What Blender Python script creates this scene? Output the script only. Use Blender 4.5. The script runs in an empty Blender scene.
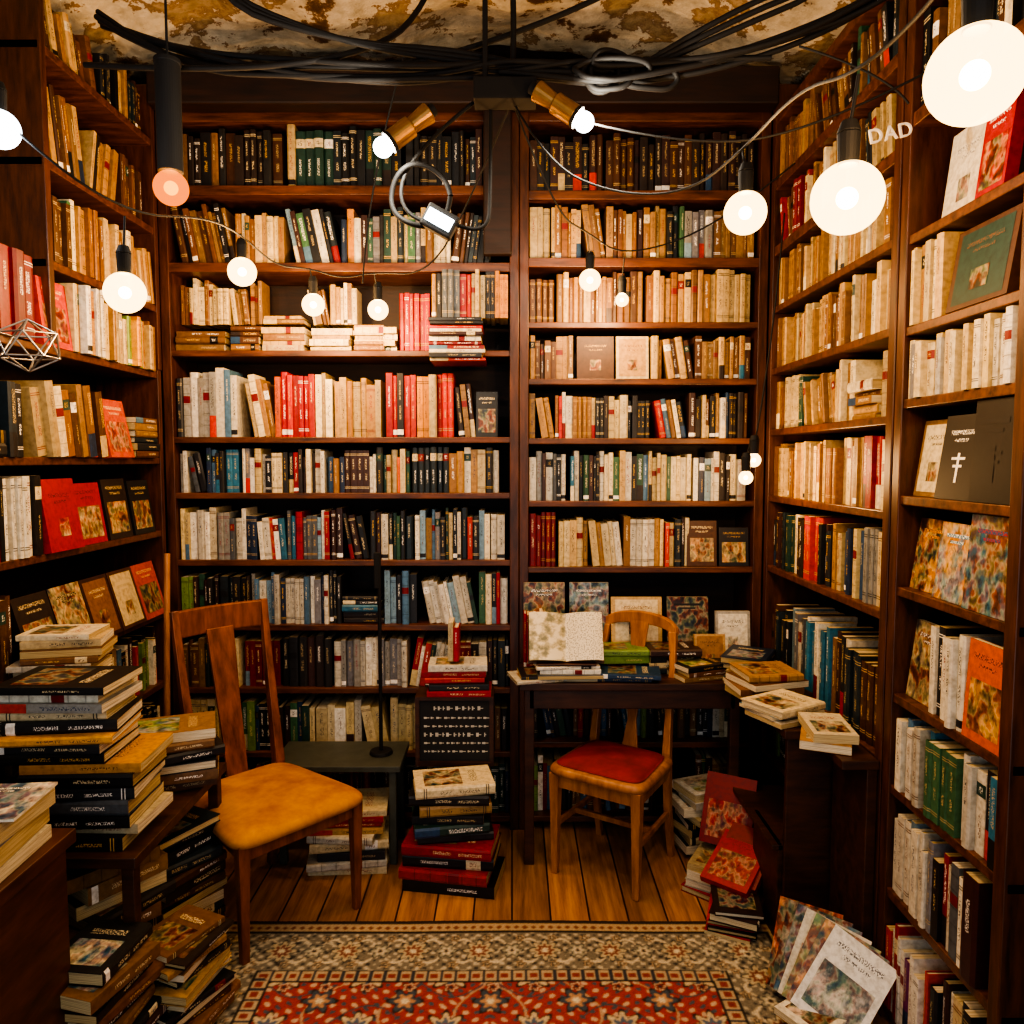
import bpy, math, random, bmesh
import numpy as np
from mathutils import Matrix, Vector
random.seed(11); np.random.seed(3)
R=random.random
def U(a,b): return a+(b-a)*R()
scene=bpy.context.scene
COLL=scene.collection
try:
    scene.view_settings.view_transform='AgX'; scene.view_settings.look='AgX - High Contrast'
except Exception: pass

# ------------------------------------------------------------ colour helpers
def lin(h):
    o=[]
    for i in (0,2,4):
        c=int(h[i:i+2],16)/255
        o.append(c/12.92 if c<=.04045 else ((c+.055)/1.055)**2.4)
    return (o[0],o[1],o[2],1)
def pal(s): return [lin(x) for x in s.split()]
TAN=pal('b8935a a37c45 c2a36c 966c3a 85592f c9ae78 a67f4c')
BROWN=pal('6b4426 7d5a35 4d2f1c 8a6a40 5a3a22 74502c')
DARK=pal('1c1b1d 23262b 2a1f1a 14181c 3a2320 1d2b33 202020')
CREAM=pal('d8c8a0 cbb88c e2d4b0 b8a274 d2bd88')
WHITE=pal('e2dcc8 d2ccba e8e3d4 c8c2b0')
RED=pal('a01018 b82418 780f12 c0321a')
ORG=pal('cc5c1a d08a2c b8481a d89a30')
GRN=pal('1f3f38 2c5540 3f6b4a 7a9a4a 24473a 6f8f2a')
BLU=pal('24466a 4f7391 7a99ad 1c2f4c 2c6e8c')
GRY=pal('74757a 8c8c86 545a60 a2a098')
MIX=CREAM*2+WHITE*2+DARK*3+TAN+BROWN+RED+BLU+GRN+GRY+ORG[:2]
MIXW=WHITE*4+CREAM*2+DARK*2+GRY+RED+BLU+TAN[:3]+GRN[:3]
MIXD=DARK*4+BROWN*2+GRN+BLU+CREAM[:3]+RED[:3]+WHITE[:3]
PAGE=pal('dccda8 d0be90 e4d9bc c4ae7c')
GOLD=lin('c9a04a'); BLACK=lin('101010'); WHT=lin('f2efe6')

# ------------------------------------------------------------ materials
def newmat(name):
    m=bpy.data.materials.new(name); m.use_nodes=True
    nt=m.node_tree; b=nt.nodes['Principled BSDF']; return m,nt,b
def link(nt,a,b): nt.links.new(a,b)
def node(nt,t,**k):
    n=nt.nodes.new(t)
    for a,v in k.items(): setattr(n,a,v)
    return n
def noise(nt,vec,scale,detail=4,rough=.6):
    n=node(nt,'ShaderNodeTexNoise'); n.inputs['Scale'].default_value=scale
    n.inputs['Detail'].default_value=detail; n.inputs['Roughness'].default_value=rough
    if vec is not None: link(nt,vec,n.inputs['Vector'])
    return n
def ramp(nt,fac,stops):
    r=node(nt,'ShaderNodeValToRGB'); e=r.color_ramp.elements
    while len(e)<len(stops): e.new(.5)
    for i,(p,c) in enumerate(stops): e[i].position=p; e[i].color=c
    link(nt,fac,r.inputs['Fac']); return r
def mapping(nt,vec,sc):
    m=node(nt,'ShaderNodeMapping'); m.inputs['Scale'].default_value=sc; link(nt,vec,m.inputs['Vector']); return m.outputs['Vector']
def bump(nt,b,h,strength=.3,dist=.005):
    n=node(nt,'ShaderNodeBump'); n.inputs['Strength'].default_value=strength; n.inputs['Distance'].default_value=dist
    link(nt,h,n.inputs['Height']); link(nt,n.outputs['Normal'],b.inputs['Normal'])
def wood(name,c1,c2,grain=(1,12,12),rough=.45,sc=3):
    m,nt,b=newmat(name); tc=node(nt,'ShaderNodeTexCoord')
    v=mapping(nt,tc.outputs['Object'],grain)
    n=noise(nt,v,sc,5,.65); r=ramp(nt,n.outputs['Fac'],[(.3,lin(c1)),(.7,lin(c2))])
    link(nt,r.outputs['Color'],b.inputs['Base Color']); b.inputs['Roughness'].default_value=rough
    bump(nt,b,n.outputs['Fac'],.25,.003); return m
def plain(name,c,rough=.5,metal=0,var=.15):
    m,nt,b=newmat(name); tc=node(nt,'ShaderNodeTexCoord')
    n=noise(nt,tc.outputs['Object'],25,3)
    a=lin(c); d=tuple(x*(1-var*2) for x in a[:3])+(1,)
    r=ramp(nt,n.outputs['Fac'],[(.3,d),(.7,a)]); link(nt,r.outputs['Color'],b.inputs['Base Color'])
    b.inputs['Roughness'].default_value=rough; b.inputs['Metallic'].default_value=metal; return m
def attr(nt,n):
    a=node(nt,'ShaderNodeAttribute'); a.attribute_name=n; return a
def mixc(nt,fac,a,b_,blend='MIX'):
    mx=node(nt,'ShaderNodeMix',data_type='RGBA',blend_type=blend)
    if isinstance(fac,(int,float)): mx.inputs[0].default_value=fac
    else: link(nt,fac,mx.inputs[0])
    for s,v in ((6,a),(7,b_)):
        if isinstance(v,tuple): mx.inputs[s].default_value=v
        else: link(nt,v,mx.inputs[s])
    return mx.outputs[2]
def mat_cover():
    m,nt,b=newmat('book_cover_cloth'); a=attr(nt,'Col'); tc=node(nt,'ShaderNodeTexCoord')
    n=noise(nt,tc.outputs['Object'],60,3); r=ramp(nt,n.outputs['Fac'],[(.25,(.6,.57,.52,1)),(.6,(1,1,1,1))])
    link(nt,mixc(nt,1,a.outputs['Color'],r.outputs['Color'],'MULTIPLY'),b.inputs['Base Color']); b.inputs['Roughness'].default_value=.48; return m
def mat_text():
    m,nt,b=newmat('book_printed_title'); a=attr(nt,'Col'); k=attr(nt,'Ink'); uv=node(nt,'ShaderNodeUVMap',uv_map='UVMap')
    n=noise(nt,mapping(nt,uv.outputs['UV'],(330,170,1)),1,0,.4)
    r=ramp(nt,n.outputs['Fac'],[(.5,(0,0,0,1)),(.56,(.85,.85,.85,1))])
    link(nt,mixc(nt,r.outputs['Color'],a.outputs['Color'],k.outputs['Color']),b.inputs['Base Color']); b.inputs['Roughness'].default_value=.5; return m
def mat_art():
    m,nt,b=newmat('book_cover_picture'); a=attr(nt,'Col'); k=attr(nt,'Ink'); uv=node(nt,'ShaderNodeUVMap',uv_map='UVMap')
    n=noise(nt,mapping(nt,uv.outputs['UV'],(14,9,1)),1,5,.6)
    n2=noise(nt,mapping(nt,uv.outputs['UV'],(46,30,1)),1.3,4,.6)
    n3=noise(nt,mapping(nt,uv.outputs['UV'],(25,19,1)),1.1,2,.5)
    r=ramp(nt,n.outputs['Fac'],[(.44,(0,0,0,1)),(.54,(1,1,1,1))])
    r2=ramp(nt,n2.outputs['Fac'],[(.36,(.25,.22,.2,1)),(.48,(.85,.8,.75,1)),(.64,(1.15,1.1,1.05,1))])
    r3=ramp(nt,n3.outputs['Fac'],[(.36,lin('2c4a5c')),(.44,lin('8a9a6a')),(.5,lin('d8c8a4')),(.56,lin('b0582c')),(.64,lin('4a2a20'))])
    c=mixc(nt,r.outputs['Color'],a.outputs['Color'],k.outputs['Color'])
    c=mixc(nt,.38,c,r3.outputs['Color'])
    link(nt,mixc(nt,.85,c,r2.outputs['Color'],'MULTIPLY'),b.inputs['Base Color']); b.inputs['Roughness'].default_value=.3; return m
def mat_pages():
    m,nt,b=newmat('book_pages'); a=attr(nt,'Col'); uv=node(nt,'ShaderNodeUVMap',uv_map='UVMap')
    n=noise(nt,mapping(nt,uv.outputs['UV'],(6,700,1)),1,2)
    r=ramp(nt,n.outputs['Fac'],[(.35,(.45,.4,.33,1)),(.6,(1,1,1,1))])
    link(nt,mixc(nt,1,a.outputs['Color'],r.outputs['Color'],'MULTIPLY'),b.inputs['Base Color']); b.inputs['Roughness'].default_value=.8; return m
BM=[mat_cover(),mat_text(),mat_art(),mat_pages()]
W_CASE=wood('mahogany','30170c','70401f',(2,14,14),.4)
W_CASEV=wood('mahogany_upright','2a1309','5e341a',(14,14,2),.4)
W_BEAM=wood('blackened_beam','120906','2e170c',(2,14,14),.6)
W_DESK=wood('dark_walnut','24120a','4e2c17',(2,10,10))
W_OAK=wood('honey_oak','7a4a22','b87c42',(10,10,2),.4)
W_TEAK=wood('teak_brown','4e2812','96552a',(10,10,2),.35)
M_BLACK=plain('black_rubber','08080a',.75)
M_BRASS=plain('aged_brass','a07a48',.35,.8)

# ------------------------------------------------------------ mesh helpers
def frame(o,r,f,u):
    r=Vector(r);f=Vector(f);u=Vector(u)
    return Matrix(((r.x,f.x,u.x,o[0]),(r.y,f.y,u.y,o[1]),(r.z,f.z,u.z,o[2]),(0,0,0,1)))
def sub(M,dr,df,du,a=0):
    c,s=math.cos(a),math.sin(a)
    return M@Matrix(((c,0,-s,dr),(0,1,0,df),(s,0,c,du),(0,0,0,1)))
class MB:
    def __init__(s): s.V=[];s.F=[];s.C=[];s.K=[];s.UV=[];s.M=[]
    def face(s,pts,uvs,c,k,mi):
        n=len(s.V); s.V+=[tuple(p) for p in pts]; s.F.append(tuple(range(n,n+len(pts))))
        s.C+=list(c)*len(pts); s.K+=list(k)*len(pts)
        for q in uvs: s.UV+=[q[0],q[1]]
        s.M.append(mi)
    def q(s,M,P,c,k=(0,0,0,1),mi=0,mode=0,off=(0,0)):
        if mode==0: uv=[(p[2]+p[1]+off[0],p[0]+off[1]) for p in P]
        else: uv=[(p[1]+off[0],p[2]+off[1]) for p in P]
        s.face([M@Vector(p) for p in P],uv,c,k,mi)
    def build(s,name,parent=None):
        me=bpy.data.meshes.new(name); me.from_pydata(s.V,[],s.F)
        for m in BM: me.materials.append(m)
        me.polygons.foreach_set('material_index',s.M)
        a=me.color_attributes.new('Col','FLOAT_COLOR','CORNER'); a.data.foreach_set('color',s.C)
        a=me.color_attributes.new('Ink','FLOAT_COLOR','CORNER'); a.data.foreach_set('color',s.K)
        uv=me.uv_layers.new(name='UVMap'); uv.data.foreach_set('uv',s.UV)
        me.update(); o=bpy.data.objects.new(name,me); COLL.objects.link(o)
        if parent: o.parent=parent
        return o
def lum(c): return .3*c[0]+.6*c[1]+.1*c[2]
def inkfor(c):
    if lum(c)>.22: return random.choice([BLACK,BLACK,BROWN[4],RED[2],BLU[3]])
    return random.choice([WHT,CREAM[3],GOLD,CREAM[0]])
def book(mb,M,t,h,w,col,ink=None,hard=None,style=None,flatcover=False):
    if hard is None: hard=R()<.5
    if ink is None: ink=inkfor(col)
    if style is None: style=random.choice([0,0,0,1,2,2,3,4,5,6,6,6])
    j=U(.72,1.1); col=(min(col[0]*j,1),min(col[1]*j,1),min(col[2]*j,1),1)
    b=.0028 if hard else .0008; o=.0035 if hard else .0002
    bg=min(.005,t*.16) if hard else .0006
    for r0,r1 in ((0,b),(t,t-b)):
        mb.q(M,[(r0,0,0),(r0,-w,0),(r0,-w,h),(r0,0,h)],col)
        mb.q(M,[(r0,0,h),(r0,-w,h),(r1,-w,h),(r1,0,h)],col)
        mb.q(M,[(r0,-w,0),(r1,-w,0),(r1,-w,h),(r0,-w,h)],col)
        if hard: mb.q(M,[(r1,-w+o+.004,0),(r1,-w,0),(r1,-w,h),(r1,-w+o+.004,h)],col)
        mb.q(M,[(r0,0,0),(r0,-w,0),(r1,-w,0),(r1,0,0)],col)
    A=[(0,0),(t*.22,bg),(t*.78,bg),(t,0)]
    for i in range(3):
        (ra,fa),(rb,fb)=A[i],A[i+1]
        mb.q(M,[(ra,fa,0),(rb,fb,0),(rb,fb,h),(ra,fa,h)],col)
    mb.q(M,[(r,f,h) for r,f in A],col)
    pc=random.choice(PAGE)
    P0,P1=b,t-b
    mb.q(M,[(P0,0,h-o),(P1,0,h-o),(P1,-w+o,h-o),(P0,-w+o,h-o)],pc,mi=3)
    mb.q(M,[(P0,0,o),(P1,0,o),(P1,-w+o,o),(P0,-w+o,o)],pc,mi=3)
    mb.q(M,[(P0,-w+o,o),(P1,-w+o,o),(P1,-w+o,h-o),(P0,-w+o,h-o)],pc,mi=3)
    e=.0005; off=(U(0,20),U(0,20))
    def band(u0,u1,c,k=ink,mi=0,full=True,wd=(.3,.7)):
        if full:
            for i in range(3):
                (ra,fa),(rb,fb)=A[i],A[i+1]
                mb.q(M,[(ra,fa+e,u0),(rb,fb+e,u0),(rb,fb+e,u1),(ra,fa+e,u1)],c,k,mi,off=off)
        else:
            a,d=wd
            mb.q(M,[(t*a,bg+e*1.6,u0),(t*d,bg+e*1.6,u0),(t*d,bg+e*1.6,u1),(t*a,bg+e*1.6,u1)],c,k,mi,off=off)
    def title(a,c,d,f):
        band(h*a,h*c,col,ink,1,False,(.36,.66)); band(h*d,h*f,col,ink,1,False,(.34,.6))
    v=U(-.05,.05)
    if style==0: title(.32+v,.52+v,.6+v,.86+v)
    elif style==1:
        lc=random.choice([RED[2],BLACK,CREAM[0],WHT,GRN[0]]); band(h*.7,h*.86,lc); band(h*.74,h*.82,lc,inkfor(lc),1,False); band(h*.2,h*.5,col,ink,1,False,(.38,.62))
    elif style==2:
        for p in (.1,.13,.88,.91): band(h*p,h*(p+.01),ink)
        title(.3,.45,.55,.8)
    elif style==3:
        band(h*.04,h*.12,WHT if lum(col)<.3 else DARK[0]); title(.28,.5,.58,.88)
    elif style==4:
        c2=random.choice(DARK+RED+BLU+CREAM); band(0,h*.33,c2); band(h*.45,h*.9,col,ink,1,False)
    elif style==5:
        for p in (.18,.36,.54,.72,.88): band(h*p,h*(p+.014),tuple(x*.6 for x in col[:3])+(1,))
        band(h*.57,h*.69,RED[2] if lum(col)>.08 else BLACK,GOLD,0)
    elif style==6:
        band(h*(.5+v),h*(.82+v),col,ink,1,False,(.38,.62))
    if flatcover:
        off=(U(0,9),U(0,9)); rr=t+e; c2=col if R()<.6 else random.choice(CREAM+BLU+WHITE)
        mb.q(M,[(rr,-w*.12,h*.12),(rr,-w*.88,h*.12),(rr,-w*.88,h*.6),(rr,-w*.12,h*.6)],c2,random.choice(BROWN+DARK+BLU+GRN),2,1,off)
        mb.q(M,[(rr+e,-w*.2,h*.7),(rr+e,-w*.8,h*.7),(rr+e,-w*.8,h*.8),(rr+e,-w*.2,h*.8)],col,ink,1,1,off)
def faceout(mb,M,x,z,w,h,t,col,ink,art=None,artk=None,tilt=.16,foff=-.05,sty=0):
    c,s=math.cos(tilt),math.sin(tilt)
    N=M@Matrix(((1,0,0,x),(0,c,-s,foff),(0,s,c,z),(0,0,0,1)))
    def P(a,f,b): return N@Vector((a,f,b))
    def quad(a0,a1,b0,b1,f,cc,kk=(0,0,0,1),mi=0,off=(0,0)):
        pts=[P(a0,f,b0),P(a1,f,b0),P(a1,f,b1),P(a0,f,b1)]
        mb.face(pts,[(a0+off[0],b0+off[1]),(a1+off[0],b0+off[1]),(a1+off[0],b1+off[1]),(a0+off[0],b1+off[1])],cc,kk,mi)
    quad(0,w,0,h,0,col); quad(0,w,0,h,-t,col)
    for a in (0,w): mb.face([P(a,0,0),P(a,-t,0),P(a,-t,h),P(a,0,h)],[(0,0)]*4,col,col,0)
    pc=PAGE[0]
    mb.face([P(.002,-.002,h),P(w-.002,-.002,h),P(w-.002,-t+.002,h),P(.002,-t+.002,h)],[(0,0),(w,0),(w,t),(0,t)],pc,pc,3)
    mb.face([P(0,0,0),P(w,0,0),P(w,-t,0),P(0,-t,0)],[(0,0)]*4,col,col,0)
    off=(U(0,20),U(0,20))
    if art is None: art=random.choice(MIX)
    if artk is None: artk=random.choice(DARK+BROWN+ORG)
    def title(a0,a1,b0,b1,f,cc):
        quad(a0,a1,(b0+b1)/2+.003,b1,f,cc,ink,1,off); quad(a0+(a1-a0)*.2,a1-(a1-a0)*.2,b0,b0+(b1-b0)*.28,f,cc,ink,1,off)
    if sty==0:
        quad(w*.1,w*.9,h*.1,h*.62,.0006,art,artk,2,off); title(w*.14,w*.86,h*.74,h*.88,.0006,col)
    elif sty==1:
        quad(0,w,0,h,.0006,art,artk,2,off); title(w*.18,w*.82,h*.74,h*.86,.0012,col)
    elif sty==2:
        quad(w*.08,w*.92,h*.06,h*.94,.0006,art); title(w*.2,w*.8,h*.66,h*.8,.0012,art)
        quad(w*.35,w*.65,h*.2,h*.45,.0012,artk,art,2,off)
    elif sty==3:
        title(w*.2,w*.8,h*.68,h*.82,.0006,col); quad(w*.47,w*.53,h*.2,h*.55,.0006,ink); quad(w*.32,w*.68,h*.47,h*.5,.0008,ink); quad(w*.38,w*.62,h*.38,h*.41,.0008,ink)
def fill(mb,M,x0,x1,z,hmax,segs,foff=-.02,wd=(.14,.19)):
    x=x0; tot=sum(s[0] for s in segs)
    for wt,pl,hr,tr,mode in segs:
        xe=min(x1,x+wt/tot*(x1-x0)) if wt/tot<1 else x1
        hh=lambda: min(U(*hr),hmax-.012)
        fo=lambda: foff+U(-.022,.008)
        if mode=='G': x=xe; continue
        if mode=='s':
            c=random.choice(pl); h=hh(); t=U(*tr); st=random.choice([1,2,5,3]); ik=inkfor(c)
            while x+t<=xe:
                book(mb,sub(M,x,fo(),z),t,h+U(-.002,.002),U(*wd),c,ik,True,st); x+=t+.0008
        elif mode=='L':
            h=hh(); a=U(.1,.24); x+=h*math.sin(a)*.95
            while True:
                t=U(*tr)
                if x+t/math.cos(a)>xe: break
                book(mb,sub(M,x,fo(),z,a),t,min(h+U(-.025,.015),hmax-.01),U(*wd),random.choice(pl)); x+=t/math.cos(a)+.001
        elif mode=='R':
            h=hh(); a=U(.1,.24); xs=xe-h*math.sin(a)
            while True:
                t=U(*tr); x+=t/math.cos(a)
                if x>xs: break
                book(mb,sub(M,x,fo(),z,-a)@Matrix.Translation((-t,0,0)),t,min(h+U(-.025,.015),hmax-.01),U(*wd),random.choice(pl)); x+=.001
            x=xe
        elif mode=='F':
            while x+.15<xe+.04:
                L=U(.17,.24); zz=z; top=z+min(hmax*.8,U(hr[0],hr[1]))
                L=min(L,xe-x)
                if L<.12: break
                while True:
                    t=U(*tr)
                    if zz+t>top: break
                    l=L-U(0,.02)
                    F=M@Matrix(((0,0,1,x+U(0,.01)),(0,1,0,fo()),(1,0,0,zz),(0,0,0,1)))
                    book(mb,F,t,l,U(*wd),random.choice(pl)); zz+=t+.0006
                x+=L+.01
            x=xe
        elif mode=='O':
            while x<xe-.09:
                h=hh(); w=min(h*U(.68,.76),xe-x); c=random.choice(pl)
                faceout(mb,M,x,z+.001,w,h,U(.015,.03),c,inkfor(c),sty=random.choice([0,1,2,3,0]),foff=foff-.01)
                x+=w+U(.003,.015)
        else:
            while True:
                t=U(*tr)
                if x+t>xe: break
                r=R()
                if r<.05 and xe-x>.2:
                    h=hh(); a=U(.06,.2); x+=h*math.sin(a)*.95
                    for _ in range(random.randint(2,5)):
                        t=U(*tr)
                        if x+t/math.cos(a)>xe: break
                        book(mb,sub(M,x,fo(),z,a),t,h+U(-.02,0),U(*wd),random.choice(pl)); x+=t/math.cos(a)+.001
                    continue
                c=random.choice(pl)
                if r>.93:
                    h=hh(); ik=inkfor(c)
                    for _ in range(random.randint(2,4)):
                        if x+t>xe: break
                        book(mb,sub(M,x,fo(),z),t,h,U(*wd),c,ik,None,2); x+=t+.0008
                    continue
                if r>.918 and xe-x>.22 and hr[1]<.28:
                    zz=z
                    for _ in range(random.randint(2,5)):
                        tt=U(*tr)
                        F=M@Matrix(((0,0,1,x+U(0,.008)),(0,1,0,fo()),(1,0,0,zz),(0,0,0,1)))
                        book(mb,F,tt,.18-U(0,.02),U(*wd),random.choice(pl)); zz+=tt+.0006
                    x+=.19; continue
                book(mb,sub(M,x,fo(),z),t,hh(),U(*wd),c); x+=t+.0008
            x=xe
def stack(name,cx,cy,z0,ztop,yaw,L,Wd,T,plt,jit=.12,sh=.015,mb=None,face=True,seq=False):
    own=mb is None
    if own: mb=MB()
    z=z0; i=0
    while True:
        t=U(*T)
        if z+t>ztop: break
        y=yaw+U(-jit,jit); h=U(*L); w=U(*Wd)
        u=Vector((math.cos(y),math.sin(y),0)); f=Vector((math.sin(y),-math.cos(y),0))
        if R()<.25 and not seq: f=-f
        o=Vector((cx+U(-sh,sh),cy+U(-sh,sh),z))-u*(h/2)+f*(w/2)
        book(mb,frame(o,(0,0,1),f,u),t,h,w,plt[i%len(plt)] if seq else random.choice(plt),flatcover=face)
        z+=t+.0006; i+=1
    if own: mb.build(name)
    return z
def finish(o,bev=0,smooth=False,seg=2):
    bm=bmesh.new(); bm.from_mesh(o.data); bmesh.ops.recalc_face_normals(bm,faces=bm.faces); bm.to_mesh(o.data); bm.free()
    if bev:
        m=o.modifiers.new('bevel','BEVEL'); m.width=bev; m.segments=seg; m.limit_method='ANGLE'
    if smooth:
        for p in o.data.polygons: p.use_smooth=True
    return o
def mk(name,V,F,mats,parent=None,mi=None,bev=0,smooth=False):
    me=bpy.data.meshes.new(name); me.from_pydata([tuple(v) for v in V],[],F)
    for m in (mats if isinstance(mats,list) else [mats]): me.materials.append(m)
    if mi: me.polygons.foreach_set('material_index',mi)
    o=bpy.data.objects.new(name,me); COLL.objects.link(o)
    if parent: o.parent=parent
    return finish(o,bev,smooth)
class BX:
    def __init__(s,M=Matrix.Identity(4)): s.V=[];s.F=[];s.mi=[];s.M=M
    def box(s,a,b,mi=0):
        n=len(s.V)
        for z in (a[2],b[2]):
            for x,y in ((a[0],a[1]),(b[0],a[1]),(b[0],b[1]),(a[0],b[1])): s.V.append(s.M@Vector((x,y,z)))
        for f in ((0,3,2,1),(4,5,6,7),(0,1,5,4),(1,2,6,5),(2,3,7,6),(3,0,4,7)):
            s.F.append(tuple(n+i for i in f)); s.mi.append(mi)
    def cyl(s,c,r0,r1,z0,z1,mi=0,n=20):
        k=len(s.V)
        for z,r in ((z0,r0),(z1,r1)):
            for i in range(n):
                a=2*math.pi*i/n; s.V.append(s.M@Vector((c[0]+r*math.cos(a),c[1]+r*math.sin(a),z)))
        for i in range(n):
            j=(i+1)%n; s.F.append((k+i,k+j,k+n+j,k+n+i)); s.mi.append(mi)
        s.F.append(tuple(range(k,k+n))); s.F.append(tuple(range(k+n,k+2*n))); s.mi+=[mi,mi]
    def build(s,name,mats,parent=None,bev=.003): return mk(name,s.V,s.F,mats,parent,s.mi,bev)
def sweep(name,path,w,d,side,mat,parent=None,bev=.004,smooth=False):
    path=[Vector(p) for p in path]; n=len(path); side=Vector(side).normalized(); V=[];F=[]
    for i,p in enumerate(path):
        t=(path[min(i+1,n-1)]-path[max(i-1,0)]).normalized()
        sd=(side-t*side.dot(t)).normalized(); nn=t.cross(sd)
        ww=w[i] if isinstance(w,(list,tuple)) else w; dd=d[i] if isinstance(d,(list,tuple)) else d
        for a,b in ((-1,-1),(1,-1),(1,1),(-1,1)): V.append(p+sd*a*ww/2+nn*b*dd/2)
    for i in range(n-1):
        for k in range(4): F.append((i*4+k,i*4+(k+1)%4,i*4+4+(k+1)%4,i*4+4+k))
    F.append((0,1,2,3)); F.append(tuple((n-1)*4+k for k in range(4)))
    return mk(name,V,F,mat,parent,bev=bev,smooth=smooth)
def empty(name,loc=(0,0,0),rot=0):
    e=bpy.data.objects.new(name,None); e.location=loc; e.rotation_euler=(0,0,rot); e.empty_display_size=.1; COLL.objects.link(e); return e
def tube(name,splines,r,mat,parent=None):
    cu=bpy.data.curves.new(name,'CURVE'); cu.dimensions='3D'; cu.bevel_depth=r; cu.bevel_resolution=2; cu.resolution_u=6
    for pts in splines:
        s=cu.splines.new('NURBS'); s.points.add(len(pts)-1)
        for i,p in enumerate(pts): s.points[i].co=(p[0],p[1],p[2],1)
        s.use_endpoint_u=True; s.order_u=3
    cu.materials.append(mat); o=bpy.data.objects.new(name,cu); COLL.objects.link(o)
    if parent: o.parent=parent
    return o

# ------------------------------------------------------------ room shell
XL,XR,YB,YF=-1.79,1.40,3.62,-0.7
def floor_mat():
    m,nt,b=newmat('floor_planks'); tc=node(nt,'ShaderNodeTexCoord')
    mp=node(nt,'ShaderNodeMapping'); mp.inputs['Rotation'].default_value=(0,0,math.pi/2); link(nt,tc.outputs['Object'],mp.inputs['Vector'])
    br=node(nt,'ShaderNodeTexBrick'); br.offset=.37; br.inputs['Scale'].default_value=1
    br.inputs['Brick Width'].default_value=1.9; br.inputs['Row Height'].default_value=.14; br.inputs['Mortar Size'].default_value=.0035
    br.inputs['Color1'].default_value=(.75,.75,.75,1); br.inputs['Color2'].default_value=(1.25,1.2,1.15,1); br.inputs['Mortar'].default_value=(.08,.06,.05,1)
    link(nt,mp.outputs['Vector'],br.inputs['Vector'])
    n=noise(nt,mapping(nt,tc.outputs['Object'],(22,1.6,1)),1.5,7,.7)
    r=ramp(nt,n.outputs['Fac'],[(.25,lin('644024')),(.5,lin('a0703e')),(.75,lin('c49258'))])
    link(nt,mixc(nt,1,r.outputs['Color'],br.outputs['Color'],'MULTIPLY'),b.inputs['Base Color']); b.inputs['Roughness'].default_value=.42
    bump(nt,b,br.outputs['Fac'],-.5,.004); return m
x=BX(); x.box((XL,YF,-.1),(XR,YB,0)); x.build('floor',floor_mat(),bev=0)
def plaster(name,stops,sc=1.6):
    m,nt,b=newmat(name); tc=node(nt,'ShaderNodeTexCoord')
    n=noise(nt,tc.outputs['Object'],sc,9,.68); n2=noise(nt,tc.outputs['Object'],14,5)
    r=ramp(nt,n.outputs['Fac'],stops); r2=ramp(nt,n2.outputs['Fac'],[(.3,(.62,.6,.56,1)),(.6,(1,1,1,1))])
    link(nt,mixc(nt,1,r.outputs['Color'],r2.outputs['Color'],'MULTIPLY'),b.inputs['Base Color']); b.inputs['Roughness'].default_value=.9
    bump(nt,b,n.outputs['Fac'],.9,.04); return m
M_CEIL=plaster('peeling_plaster',[(.37,lin('5a4028')),(.41,lin('80603e')),(.418,lin('cdbfa4')),(.55,lin('dccfb4')),(.558,lin('8a6a48')),(.62,lin('b09870'))],3.4)
M_WALL=plaster('dark_plaster',[(.35,lin('1a100b')),(.6,lin('30201a'))])
M_WALLG=plaster('grey_plaster',[(.35,lin('5a5654')),(.6,lin('858180'))])
for nm,a,b_,m in (('wall_back',(XL-.1,YB,0),(XR+.1,YB+.1,3.6),M_WALL),('wall_left',(XL-.1,YF,0),(XL,YB,3.6),M_WALLG),('wall_right',(XR,YF,0),(XR+.1,YB,3.6),M_WALL)):
    x=BX(); x.box(a,b_); x.build(nm,m,bev=0)
V=[];F=[];nx,ny=70,80
for j in range(ny+1):
    for i in range(nx+1):
        X=XL+(XR-XL)*i/nx; Y=YF+(YB-YF)*j/ny; c=(X+.2)/1.6
        V.append((X,Y,3.5-.2*c*c+.03*math.sin(3*X+2*Y)+.02*math.sin(7*X-5*Y+1)+.012*math.sin(17*X+13*Y)))
for j in range(ny):
    for i in range(nx): a=j*(nx+1)+i; F.append((a,a+1,a+nx+2,a+nx+1))
mk('ceiling',V,F,M_CEIL,smooth=True)

# ------------------------------------------------------------ bookcases
def case(name,M,W,top,shelves,depth,ups,th=.026,ut=.04,back=True):
    b=BX(M)
    for z in shelves: b.box((0,-depth,z-(th if z<2.3 else th*1.5)),(W,0,z),0)
    for u in ups: b.box((u,-depth,0),(u+ut,.006,top),1)
    if back: b.box((0,-depth-.012,0),(W,-depth-.001,top),2)
    return b.build(name,[W_CASE,W_CASEV,W_BEAM],bev=.003)
MBK=frame((-1.5,3.3,0),(1,0,0),(0,-1,0),(0,0,1))
SL=[.06,.355,.645,.927,1.214,1.508,1.75,2.12,2.49,2.81,3.11]
case('bookcase',MBK,1.53,3.22,SL,.27,[0,1.49])
MBR=frame((.031,3.3,0),(1,0,0),(0,-1,0),(0,0,1))
SR=[.06,.40,.70,1.184,1.473,1.745,2.0,2.24,2.51,2.79,3.11]
case('bookcase',MBR,1.06,3.22,SR,.27,[.001,1.02])
x=BX(); x.box((-1.49,3.2,3.10),(1.09,3.29,3.25)); x.box((-.12,3.25,2.51),(.0,3.29,3.1)); x.build('ceiling_beam',W_BEAM,bev=.008)
b=MB()
W=1.49; a0=.045
N=(.015,.034); T2=(.012,.03)
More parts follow.
